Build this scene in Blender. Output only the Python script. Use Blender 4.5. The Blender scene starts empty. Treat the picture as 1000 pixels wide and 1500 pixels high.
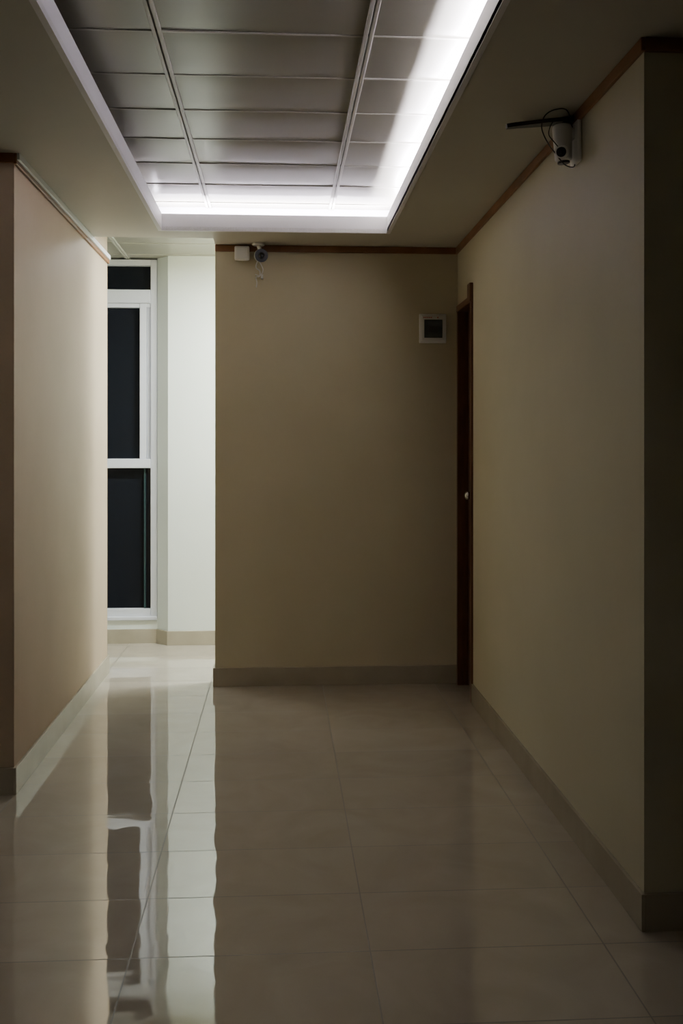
import bpy, bmesh, math, random
from mathutils import Vector, Matrix
random.seed(7)
S = bpy.context.scene
COL = S.collection

# ---------------- materials ----------------
def mat(name, base, rough=0.5, metal=0.0, spec=0.5, emit=None, es=0.0):
    m = bpy.data.materials.new(name); m.use_nodes = True
    b = m.node_tree.nodes['Principled BSDF']
    b.inputs['Base Color'].default_value = (*base, 1)
    b.inputs['Roughness'].default_value = rough
    b.inputs['Metallic'].default_value = metal
    b.inputs['Specular IOR Level'].default_value = spec
    if emit:
        b.inputs['Emission Color'].default_value = (*emit, 1)
        b.inputs['Emission Strength'].default_value = es
    return m

def noisy(name, c1, c2, scale, rough=0.6, bump=0.05, bscale=60, spec=0.4, detail=6, stretch=(1,1,1), bdist=0.002):
    m = mat(name, c1, rough, 0, spec)
    nt = m.node_tree; N = nt.nodes; L = nt.links; b = N['Principled BSDF']
    tc = N.new('ShaderNodeTexCoord'); mp = N.new('ShaderNodeMapping'); mp.inputs['Scale'].default_value = stretch
    L.new(tc.outputs['Object'], mp.inputs['Vector'])
    n = N.new('ShaderNodeTexNoise'); n.inputs['Scale'].default_value = scale; n.inputs['Detail'].default_value = detail
    L.new(mp.outputs[0], n.inputs['Vector'])
    r = N.new('ShaderNodeValToRGB'); r.color_ramp.elements[0].position = 0.35; r.color_ramp.elements[1].position = 0.65
    r.color_ramp.elements[0].color = (*c1, 1); r.color_ramp.elements[1].color = (*c2, 1)
    L.new(n.outputs['Fac'], r.inputs['Fac']); L.new(r.outputs['Color'], b.inputs['Base Color'])
    n2 = N.new('ShaderNodeTexNoise'); n2.inputs['Scale'].default_value = bscale; n2.inputs['Detail'].default_value = 3
    L.new(mp.outputs[0], n2.inputs['Vector'])
    bp = N.new('ShaderNodeBump'); bp.inputs['Strength'].default_value = bump; bp.inputs['Distance'].default_value = bdist
    L.new(n2.outputs['Fac'], bp.inputs['Height']); L.new(bp.outputs['Normal'], b.inputs['Normal'])
    return m

M_wall = noisy('paint_cream', (.61,.55,.38), (.575,.515,.35), 2.2, 0.62, 0.25, 45)
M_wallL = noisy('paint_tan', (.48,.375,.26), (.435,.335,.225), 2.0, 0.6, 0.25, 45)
M_wallA = noisy('paint_white', (.76,.80,.75), (.73,.775,.72), 2.0, 0.6, 0.2, 45)
M_wallR = noisy('paint_cream_b', (.58,.545,.395), (.545,.51,.365), 1.8, 0.55, 0.3, 40)
M_soff = noisy('paint_soffit', (.54,.52,.45), (.51,.49,.42), 2.0, 0.55, 0.1, 30)
M_lip = noisy('paint_lip', (.80,.78,.80), (.76,.74,.77), 3.0, 0.5, 0.1, 30)
M_tile = noisy('ceiling_panel', (.30,.29,.24), (.275,.265,.215), 1.5, 0.30, 0.06, 3, spec=0.6, bdist=0.01)
M_bar = mat('grid_bar', (.46,.45,.39), 0.35)
M_wood = noisy('brown_wood', (.30,.14,.06), (.20,.09,.035), 6, 0.4, 0.2, 30, stretch=(1,1,1))
M_door = noisy('door_wood', (.085,.030,.016), (.05,.018,.010), 8, 0.35, 0.2, 30, stretch=(6,6,1))
M_jamb = noisy('door_frame_wood', (.15,.062,.028), (.10,.04,.018), 8, 0.4, 0.2, 30, stretch=(6,6,1))
M_white = mat('white_plastic', (.78,.78,.76), 0.35)
M_alu = mat('white_aluminium', (.68,.70,.76), 0.35)
M_black = mat('black_plastic', (.012,.012,.014), 0.3)
M_lens = mat('lens_glass', (.005,.006,.012), 0.05, spec=0.8)
M_glass = mat('night_window_glass', (.008,.010,.015), 0.04, spec=0.2)
M_teal = mat('glass_edge', (.03,.06,.065), 0.2)
M_red = mat('red_label', (.5,.03,.03), 0.4)
M_smoke = mat('smoked_cover', (.03,.04,.045), 0.12)
M_chrome = mat('knob_metal', (.75,.74,.70), 0.2, 1.0)
M_led = mat('led_emitter', (.9,.9,1), 0.4, emit=(.85,.86,1.0), es=12)
M_base = noisy('baseboard_tile', (.42,.375,.285), (.375,.335,.25), 5, 0.22, 0.05, 30, spec=0.5)

# floor
def floor_mat():
    m = mat('polished_floor_tile', (.4,.37,.32), 0.06, spec=0.5)
    nt = m.node_tree; N = nt.nodes; L = nt.links; b = N['Principled BSDF']
    b.inputs['IOR'].default_value = 2.0
    tc = N.new('ShaderNodeTexCoord'); mp = N.new('ShaderNodeMapping')
    mp.inputs['Location'].default_value = (-.25+6.6, -2.74+7.18, 0)
    L.new(tc.outputs['Object'], mp.inputs['Vector'])
    br = N.new('ShaderNodeTexBrick'); br.offset = 0; br.squash = 1
    br.inputs['Scale'].default_value = 1
    br.inputs['Brick Width'].default_value = .66; br.inputs['Row Height'].default_value = .359
    br.inputs['Mortar Size'].default_value = .0024; br.inputs['Mortar Smooth'].default_value = 0.2
    br.inputs['Color1'].default_value = (.88,.88,.88,1); br.inputs['Color2'].default_value = (1,1,1,1)
    br.inputs['Mortar'].default_value = (.28,.26,.22,1)
    L.new(mp.outputs[0], br.inputs['Vector'])
    n = N.new('ShaderNodeTexNoise'); n.inputs['Scale'].default_value = 3.2; n.inputs['Detail'].default_value = 8; n.inputs['Distortion'].default_value = 1.5
    L.new(tc.outputs['Object'], n.inputs['Vector'])
    r = N.new('ShaderNodeValToRGB'); r.color_ramp.elements[0].position = .3; r.color_ramp.elements[1].position = .7
    r.color_ramp.elements[0].color = (.41,.36,.285,1); r.color_ramp.elements[1].color = (.46,.41,.33,1)
    L.new(n.outputs['Fac'], r.inputs['Fac'])
    mx = N.new('ShaderNodeMix'); mx.data_type = 'RGBA'; mx.blend_type = 'MULTIPLY'; mx.inputs[0].default_value = 1
    L.new(r.outputs['Color'], mx.inputs[6]); L.new(br.outputs['Color'], mx.inputs[7])
    L.new(mx.outputs[2], b.inputs['Base Color'])
    rr = N.new('ShaderNodeMapRange'); rr.inputs['To Min'].default_value = .03; rr.inputs['To Max'].default_value = .5
    L.new(br.outputs['Fac'], rr.inputs['Value']); L.new(rr.outputs[0], b.inputs['Roughness'])
    n2 = N.new('ShaderNodeTexNoise'); n2.inputs['Scale'].default_value = 7.0; n2.inputs['Detail'].default_value = 1.5
    L.new(tc.outputs['Object'], n2.inputs['Vector'])
    b1 = N.new('ShaderNodeBump'); b1.inputs['Strength'].default_value = 1; b1.inputs['Distance'].default_value = .0008
    L.new(n2.outputs['Fac'], b1.inputs['Height'])
    b2 = N.new('ShaderNodeBump'); b2.invert = True; b2.inputs['Strength'].default_value = .5; b2.inputs['Distance'].default_value = .001
    L.new(br.outputs['Fac'], b2.inputs['Height']); L.new(b1.outputs[0], b2.inputs['Normal'])
    L.new(b2.outputs[0], b.inputs['Normal'])
    return m
M_floor = floor_mat()

# ---------------- builder ----------------
class B:
    def __init__(s, name, mats, parent=None):
        s.bm = bmesh.new(); s.name = name; s.mats = mats; s.parent = parent
    def _tag(s, faces, mi, smooth=False):
        for f in faces: f.material_index = mi; f.smooth = smooth
    def box(s, x0,x1,y0,y1,z0,z1, mi=0, bev=0, rot=None):
        r = bmesh.ops.create_cube(s.bm, size=1)
        vs = r['verts']
        c = Vector(((x0+x1)/2,(y0+y1)/2,(z0+z1)/2))
        for v in vs:
            p = Vector((v.co.x*(x1-x0), v.co.y*(y1-y0), v.co.z*(z1-z0)))
            if rot: p = rot @ p
            v.co = p + c
        fs = {f for v in vs for f in v.link_faces}
        s._tag(fs, mi)
        if bev:
            es = list({e for v in vs for e in v.link_edges})
            rr = bmesh.ops.bevel(s.bm, geom=es, offset=bev, segments=3, profile=.5, affect='EDGES')
            s._tag(rr['faces'], mi)
        return s
    def cyl(s, p0, p1, r0, r1=None, mi=0, seg=32, bev=0):
        p0 = Vector(p0); p1 = Vector(p1); r1 = r0 if r1 is None else r1
        d = p1-p0; q = d.to_track_quat('Z','Y').to_matrix().to_4x4()
        m = Matrix.Translation((p0+p1)/2) @ q
        r = bmesh.ops.create_cone(s.bm, cap_ends=True, segments=seg, radius1=r0, radius2=r1, depth=d.length, matrix=m)
        fs = {f for v in r['verts'] for f in v.link_faces}
        s._tag(fs, mi)
        for f in fs:
            if len(f.verts) == 4: f.smooth = True
        if bev:
            es = [e for f in fs if len(f.verts) > 4 for e in f.edges]
            rr = bmesh.ops.bevel(s.bm, geom=es, offset=bev, segments=4, profile=.5, affect='EDGES')
            s._tag(rr['faces'], mi, True)
        return s
    def sph(s, c, r, mi=0, sc=(1,1,1)):
        m = Matrix.Translation(c) @ Matrix.Diagonal((*sc,1))
        rr = bmesh.ops.create_uvsphere(s.bm, u_segments=28, v_segments=18, radius=r, matrix=m)
        s._tag({f for v in rr['verts'] for f in v.link_faces}, mi, True)
        return s
    def tube(s, pts, r, mi=0, seg=8):
        P = [Vector(p) for p in pts]; Q = []
        for i in range(len(P)-1):
            a = P[max(i-1,0)]; b_ = P[i]; c = P[i+1]; d = P[min(i+2,len(P)-1)]
            for k in range(6):
                t = k/6
                Q.append(.5*((2*b_)+(c-a)*t+(2*a-5*b_+4*c-d)*t*t+(3*b_-a-3*c+d)*t**3))
        Q.append(P[-1]); rings = []
        for i,q in enumerate(Q):
            t = (Q[min(i+1,len(Q)-1)]-Q[max(i-1,0)]).normalized()
            u = t.cross(Vector((.13,.31,.94))).normalized(); w = t.cross(u)
            rings.append([s.bm.verts.new(q+u*r*math.cos(2*math.pi*k/seg)+w*r*math.sin(2*math.pi*k/seg)) for k in range(seg)])
        for a,b_ in zip(rings, rings[1:]):
            for k in range(seg):
                f = s.bm.faces.new((a[k],a[(k+1)%seg],b_[(k+1)%seg],b_[k])); f.smooth = True; f.material_index = mi
        for rg in (rings[0], rings[-1]):
            f = s.bm.faces.new(rg); f.material_index = mi
        return s
    def prism(s, poly, z0, z1, mi=0):
        lo = [s.bm.verts.new((x,y,z0)) for x,y in poly]; hi = [s.bm.verts.new((x,y,z1)) for x,y in poly]
        fs = [s.bm.faces.new(lo[::-1]), s.bm.faces.new(hi)]
        n = len(poly)
        for i in range(n): fs.append(s.bm.faces.new((lo[i],lo[(i+1)%n],hi[(i+1)%n],hi[i])))
        s._tag(fs, mi); return s
    def done(s):
        bmesh.ops.recalc_face_normals(s.bm, faces=s.bm.faces[:])
        me = bpy.data.meshes.new(s.name); s.bm.to_mesh(me); s.bm.free()
        for m in s.mats: me.materials.append(m)
        o = bpy.data.objects.new(s.name, me); COL.objects.link(o)
        if s.parent: o.parent = s.parent
        return o

def empty(name):
    e = bpy.data.objects.new(name, None); COL.objects.link(e); return e

# ---------------- dimensions ----------------
HC = 1.40           # eye height
H = 2.585           # dropped ceiling
ZU = 2.755          # tiled ceiling
XL, XR = -1.071, 1.053
YB = 5.83

B('floor', [M_floor]).box(-3.2,3.2,-2.2,7.4,-.1,0).done()

# walls
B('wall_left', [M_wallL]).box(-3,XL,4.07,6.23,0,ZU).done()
B('wall_right', [M_wallR]).box(XR,1.20,2.81,5.355,0,ZU).box(XR,1.20,5.80,YB+.12,0,ZU).box(XR,1.20,5.355,5.80,2.235,ZU)\
    .box(1.20,3,2.81,YB+.12,0,ZU).done()
B('wall_back', [M_wall]).box(-.379,XR,YB,YB+.12,0,ZU).done()
w = B('wall_alcove', [M_wallA])
w.prism([(-.875,7.15),(-.79,7.06),(1.2,7.06),(1.2,7.35),(-.875,7.35)],0,ZU)
w.box(-2.2,-.875,7.15,7.35,0,.185)
w.box(-2.2,-2.0,6.23,7.35,0,ZU)
w.done()
B('wall_alcove_right', [M_wallA]).box(XR,1.2,YB+.12,7.06,0,ZU).done()
B('wall_near_left', [M_wall]).box(-3.2,-3.0,-2.2,4.07,0,ZU).done()
B('wall_near_right', [M_wall]).box(3.0,3.2,-2.2,2.81,0,ZU).done()
B('wall_behind', [M_wall]).box(-3.2,3.2,-2.4,-2.2,0,ZU).done()

# baseboards
t = .012; bh = .108
B('baseboard_back',[M_base]).box(-.379-t,XR,YB-t,YB,0,bh,bev=.002).box(-.379-t,-.379,YB,YB+.12,0,bh).done()
B('baseboard_right',[M_base]).box(XR-t,XR,2.81-t,5.35,0,bh,bev=.002).box(XR,3,2.81-t,2.81,0,bh).done()
B('baseboard_left',[M_base]).box(XL,XL+t,4.07-t,6.23+t,0,bh,bev=.002).box(-3,XL,4.07-t,4.07,0,bh).done()
B('baseboard_alcove',[M_base]).prism([(-2,7.15),(-.875,7.15),(-.79,7.06),(1.05,7.06),(1.05,7.06-t),(-.795,7.06-t),(-.88,7.15-t),(-2,7.15-t)],0,.10).done()

# wood trim at ceiling
tz0, tz1, tt = 2.545, H-.001, .014
B('trim_back',[M_wood]).box(-.379,XR,YB-tt,YB,tz0,tz1,bev=.003).done()
B('trim_right',[M_wood]).box(XR-tt,XR,2.81-tt,YB-tt,tz0,tz1,bev=.003).box(XR,3,2.81-tt,2.81,tz0,tz1).done()
B('trim_left',[M_wood, M_white]).box(XL,XL+tt,4.07-tt,6.23,tz0-.005,tz1,bev=.003).box(-3,XL,4.07-tt,4.07,tz0,tz1)\
    .box(XL+tt,XL+tt+.012,4.07-tt,6.20,tz0+.012,tz1,mi=1,bev=.002).done()

# ---------------- ceiling ----------------
ceil = empty('ceiling')
OX0, OX1, OY0, OY1 = -.644, .589, .2, 5.45
CX0, CX1, CY0, CY1 = -.83, .775, .02, 5.625
sf = B('soffit',[M_soff, M_lip], ceil)
sf.box(-3.2,OX0,-2.2,5.65,H,H+.02); sf.box(OX1,3.2,-2.2,5.65,H,H+.02)
sf.box(OX0,OX1,-2.2,OY0,H,H+.02); sf.box(OX0,OX1,OY1,5.65,H,H+.02)
sf.box(-.379,XR,5.65,YB,H,H+.02)
e = .0015
for (a,b_,c,d) in ((OX0-.02,OX0,OY0-.02,OY1+.02),(OX1,OX1+.02,OY0-.02,OY1+.02),(OX0,OX1,OY0-.02,OY0),(OX0,OX1,OY1,OY1+.02)):
    sf.box(a,b_,c,d,H-e,H+.09,mi=1)
sf.box(CX0-.02,CX0,CY0,CY1,H+.02,ZU,mi=1); sf.box(CX1,CX1+.02,CY0,CY1,H+.02,ZU,mi=1)
sf.box(CX0,CX1,CY0-.02,CY0,H+.02,ZU,mi=1); sf.box(CX0-.02,CX1+.02,CY1,5.65,H+.02,ZU,mi=1)
sf.box(XL,CX0-.02,5.63,5.65,H+.02,ZU)
sf.done()

# panels
tl = B('tile_panels',[M_tile], ceil); bm = tl.bm
bars = [.29+.69*k for k in range(-5,5)]
rows = [3.25+.377*k for k in range(-15,12)]
NX, NY = 10, 8
for x0,x1 in zip(bars,bars[1:]):
    for y0,y1 in zip(rows,rows[1:]):
        if y0 < -2.4 or y1 > 7.7: continue
        sag = random.uniform(.0003,.0022); tx = random.uniform(-.002,.002); ty = random.uniform(-.0022,.0022)
        g = []
        for j in range(NY+1):
            row = []
            for i in range(NX+1):
                u=i/NX; v=j/NY
                ed = min(1, 9*min(u,1-u))*min(1,7*min(v,1-v))
                z = ZU - ed*.0025 - sag*math.sin(math.pi*u)*math.sin(math.pi*v) + (tx*(u-.5)+ty*(v-.5))
                row.append(bm.verts.new((x0+.012+(x1-x0-.024)*u, y0+.003+(y1-y0-.006)*v, z)))
            g.append(row)
        for j in range(NY):
            for i in range(NX):
                f = bm.faces.new((g[j][i],g[j+1][i],g[j+1][i+1],g[j][i+1])); f.smooth=True
me_t = tl.done()
gb = B('grid_bars',[M_bar], ceil)
for x in bars:
    gb.box(x-.016,x-.002,-2.2,7.3,ZU-.008,ZU+.004,bev=.003); gb.box(x+.002,x+.016,-2.2,7.3,ZU-.008,ZU+.004,bev=.003)
for y in rows:
    gb.box(-3.1,3.1,y-.004,y+.004,ZU-.004,ZU+.006)
gb.done()
B('slab',[M_soff],ceil).box(-3.2,3.2,-2.4,7.4,ZU+.006,ZU+.1).done()

# LED strips in cove
led = empty('led_cove_light')
B('strip_side',[M_led,M_white],led).box(.645,.665,.1,5.55,H+.02,H+.055,mi=1).box(.649,.661,.1,5.55,H+.053,H+.058).done()
B('strip_end',[M_led,M_white],led).box(-.70,.60,5.510,5.530,H+.02,H+.055,mi=1).box(-.70,.60,5.514,5.526,H+.053,H+.058).done()
def area(name, loc, rot, sx, sy, power, col, parent=None, spread=180):
    l = bpy.data.lights.new(name,'AREA'); l.shape='RECTANGLE'; l.size=sx; l.size_y=sy; l.energy=power; l.color=col; l.spread=math.radians(spread)
    o = bpy.data.objects.new(name,l); o.location=loc; o.rotation_euler=rot; COL.objects.link(o)
    if parent: o.parent=parent
    return o
UP = (math.pi,0,0)
cold = (.91,.87,1.0)
area('glow_side',(.655,2.85,H+.061),UP,.014,5.3,180,cold,led)
area('glow_end',(-.05,5.520,H+.061),UP,1.28,.014,42,cold,led)

# alcove ceiling lamps
al = empty('ceiling_lamp')
B('lamp_body',[M_white,M_led],al).box(-.73,-.53,5.96,6.16,ZU-.045,ZU-.01,bev=.008).box(-.715,-.545,5.975,6.145,ZU-.049,ZU-.045,mi=1).done()
area('lamp_light',(-.63,6.06,ZU-.055),(0,0,0),.17,.17,10,(.92,.97,1.0),al)
tb = empty('tube_light')
q = B('tube_body',[M_white,M_led],tb)
q.box(-.10,.85,6.17,6.23,ZU-.035,ZU-.008,bev=.005)
q.cyl((-.08,6.20,ZU-.05),(.83,6.20,ZU-.05),.013,mi=1,seg=20)
q.box(-.10,-.08,6.18,6.22,ZU-.068,ZU-.03,bev=.003); q.box(.83,.85,6.18,6.22,ZU-.068,ZU-.03,bev=.003)
q.done()
area('tube_glow',(.375,6.20,ZU-.072),(0,0,0),.92,.03,110,(.93,.99,.99),tb)

# ---------------- window ----------------
wn = B('window_1',[M_alu,M_glass,M_teal])
y0,y1 = 7.16,7.23
wn.box(-.925,-.877,y0,y1,.187,ZU-.012,bev=.004)
wn.box(-1.998,-1.95,y0,y1,.187,ZU-.012,bev=.004)
wn.box(-1.95,-.925,y0,y1,.187,.243,bev=.004)
wn.box(-1.95,-.925,y0,y1,2.70,ZU-.012,bev=.004)
wn.box(-1.95,-.925,y0-.01,y1,2.43,2.527,bev=.006)
wn.box(-1.95,-.925,y0-.01,y1,1.25,1.317,bev=.005)
wn.box(-1.003,-.955,y0+.005,y1-.02,1.317,2.43,bev=.004)
wn.box(-.953,-.925,y0+.02,y1-.01,1.317,2.43,bev=.003)
wn.box(-1.5,-1.44,y0+.005,y1-.02,.243,2.43,bev=.004)
wn.box(-.975,-.962,y0+.02,y1-.02,.243,1.25,mi=2,bev=.002)
wn.box(-.962,-.925,y0+.03,y1-.02,.243,1.25,mi=1)
wn.box(-1.96,-.92,y0+.045,y0+.052,.2,2.73,mi=1)
wn.box(-1.95,-.925,y0+.01,y1,2.40,2.432,bev=.003)
wn.box(-1.998,-.877,7.135,7.16,.165,.19,bev=.004)
wn.done()

# ---------------- door ----------------
d = B('door_1',[M_door,M_jamb,M_chrome])
d.box(1.105,1.145,5.39,5.765,.005,2.20,bev=.002)
for z0,z1 in ((.15,.95),(1.1,2.05)):
    d.box(1.098,1.106,5.45,5.71,z0,z1,bev=.006)
d.box(XR-.012,1.19,5.357,5.392,0,2.233,mi=1,bev=.003)
d.box(XR-.012,1.19,5.765,5.798,0,2.233,mi=1,bev=.003)
d.box(XR-.014,1.19,5.357,5.798,2.195,2.233,mi=1,bev=.003)
d.box(XR-.02,XR-.001,5.35,5.43,2.20,2.30,mi=1,bev=.003)
d.cyl((1.105,5.47,1.13),(1.085,5.47,1.13),.026,mi=2,bev=.003)
d.cyl((1.085,5.47,1.13),(1.06,5.47,1.13),.010,mi=2)
d.sph((1.045,5.47,1.13),.024,mi=2,sc=(.8,1,1))
d.done()

# ---------------- breaker panel ----------------
p = B('breaker_panel',[M_white,M_smoke,M_red,M_black])
x0,x1,z0,z1 = .822,.984,2.016,2.19
p.box(x0,x1,YB-.014,YB,z0,z1,bev=.005)
p.box(x0+.012,x1-.012,YB-.024,YB-.013,z0+.012,z1-.012,bev=.004)
p.box(x0+.028,x1-.026,YB-.027,YB-.022,z0+.030,z1-.036,mi=1,bev=.002)
p.box(x0+.05,x1-.05,YB-.029,YB-.026,z0+.06,z1-.075,mi=3,bev=.001)
for k in range(5):
    p.box(x0+.022+k*.011,x0+.030+k*.011,YB-.0255,YB-.0238,z1-.026,z1-.021,mi=2)
p.box(x0+.105,x0+.112,YB-.0255,YB-.0238,z1-.028,z1-.020,mi=2)
p.done()

# ---------------- camera on back wall + junction box ----------------
j = B('junction_box',[M_white])
j.box(-.264,-.178,YB-.055,YB-.014,2.490,2.570,bev=.008).box(-.255,-.187,YB-.058,YB-.054,2.500,2.560,bev=.003)
j.box(-.25,-.19,YB-.02,YB,2.492,2.544,bev=.002)
for a in (-.25,-.192):
    for zz in (2.503,2.557): j.cyl((a,YB-.060,zz),(a,YB-.056,zz),.003,seg=12)
j.done()
c = B('security_camera',[M_white,M_black,M_lens])
c.cyl((-.125,YB-.06,H),(-.125,YB-.06,H-.014),.036,mi=0,bev=.004)
c.cyl((-.125,YB-.06,H-.012),(-.112,YB-.075,2.53),.012)
c.sph((-.111,YB-.085,2.508),.038,mi=0)
c.cyl((-.111,YB-.085,2.508),(-.107,YB-.13,2.500),.036,.039,mi=0,bev=.003)
c.cyl((-.107,YB-.128,2.500),(-.1065,YB-.136,2.4995),.038,mi=1,bev=.002)
c.sph((-.1065,YB-.132,2.4995),.020,mi=2)
c.tube([(-.125,YB-.075,2.49),(-.14,YB-.04,2.45),(-.118,YB-.02,2.43),(-.12,YB-.018,2.40),(-.14,YB-.02,2.395),(-.135,YB-.018,2.365),(-.138,YB-.016,2.335)],.0035)
c.tube([(-.13,YB-.03,2.50),(-.10,YB-.03,2.44),(-.115,YB-.02,2.405),(-.145,YB-.02,2.41)],.003)
c.box(-.112,-.098,YB-.03,YB,2.385,2.41,bev=.002)
c.done()

# ---------------- wifi camera w/ antennas on right wall ----------------
s = B('wireless_security_camera',[M_white,M_black,M_lens])
s.box(XR-.014,XR,3.40,3.50,2.40,2.555,bev=.006)
s.box(.985,XR-.01,3.44,3.475,2.49,2.53,bev=.006)
s.cyl((1.003,3.455,2.412),(.997,3.455,2.542),.030,.035,mi=0,seg=40,bev=.012)
s.cyl((.99,3.42,2.438),(.975,3.385,2.426),.022,mi=0,bev=.004)
s.cyl((.976,3.388,2.4265),(.974,3.383,2.425),.017,mi=1,bev=.001)
s.sph((.9745,3.386,2.4255),.009,mi=2)
s.cyl((1.003,3.455,2.414),(1.004,3.455,2.405),.022,mi=1,bev=.003)
def blade(a, b_, w0, w1, th):
    a=Vector(a); b_=Vector(b_); d=(b_-a).normalized(); side=Vector((0,1,0)); up=d.cross(side).normalized()
    n=8; rings=[]
    for i in range(n+1):
        q=a.lerp(b_,i/n); wd=(w0+(w1-w0)*min(1,i/n*2.5))/2
        if i==n: wd*=.7
        rings.append([s.bm.verts.new(q+side*sx*wd+up*sz*th/2) for sx,sz in ((-1,-1),(1,-1),(1,1),(-1,1))])
    for r0,r1 in zip(rings,rings[1:]):
        for k in range(4):
            f=s.bm.faces.new((r0[k],r0[(k+1)%4],r1[(k+1)%4],r1[k])); f.material_index=1
    for r in (rings[0],rings[-1]):
        f=s.bm.faces.new(r); f.material_index=1
blade((1.03,3.46,2.566),(.795,3.44,2.528),.018,.03,.014)
blade((1.03,3.52,2.574),(.85,3.53,2.562),.018,.028,.014)
s.cyl((1.045,3.46,2.568),(1.0,3.46,2.560),.012,mi=1)
s.cyl((1.045,3.52,2.571),(1.0,3.52,2.568),.012,mi=1)
s.box(1.0,1.03,3.45,3.53,2.535,2.560,mi=1,bev=.003)
s.tube([(1.03,3.44,2.53),(1.0,3.40,2.575),(.96,3.40,2.578),(.925,3.41,2.56),(.915,3.42,2.52),(.935,3.42,2.47),(.965,3.42,2.43),(1.0,3.43,2.395),(1.035,3.44,2.39),(1.045,3.46,2.42)],.0022,mi=1)
s.tube([(1.0,3.42,2.555),(.955,3.41,2.54),(.94,3.42,2.50),(.96,3.42,2.47),(.985,3.44,2.455)],.0018,mi=1)
s.tube([(1.045,3.5,2.56),(1.047,3.6,2.555),(1.046,3.7,2.54)],.003,mi=1)
s.done()

# ---------------- world ----------------
wd = bpy.data.worlds.new('World'); S.world = wd; wd.use_nodes = True
wd.node_tree.nodes['Background'].inputs[0].default_value = (.01,.013,.02,1)
wd.node_tree.nodes['Background'].inputs[1].default_value = .3

# ---------------- camera ----------------
cd = bpy.data.cameras.new('camera'); co = bpy.data.objects.new('camera',cd); COL.objects.link(co)
cd.sensor_fit='VERTICAL'; cd.sensor_height=36; cd.sensor_width=24; cd.lens=34.8; cd.shift_y=-95/1500
cd.clip_start=.05
co.location=(0,0,HC); co.rotation_euler=(math.pi/2,0,-math.atan(90/1450))
S.camera=co
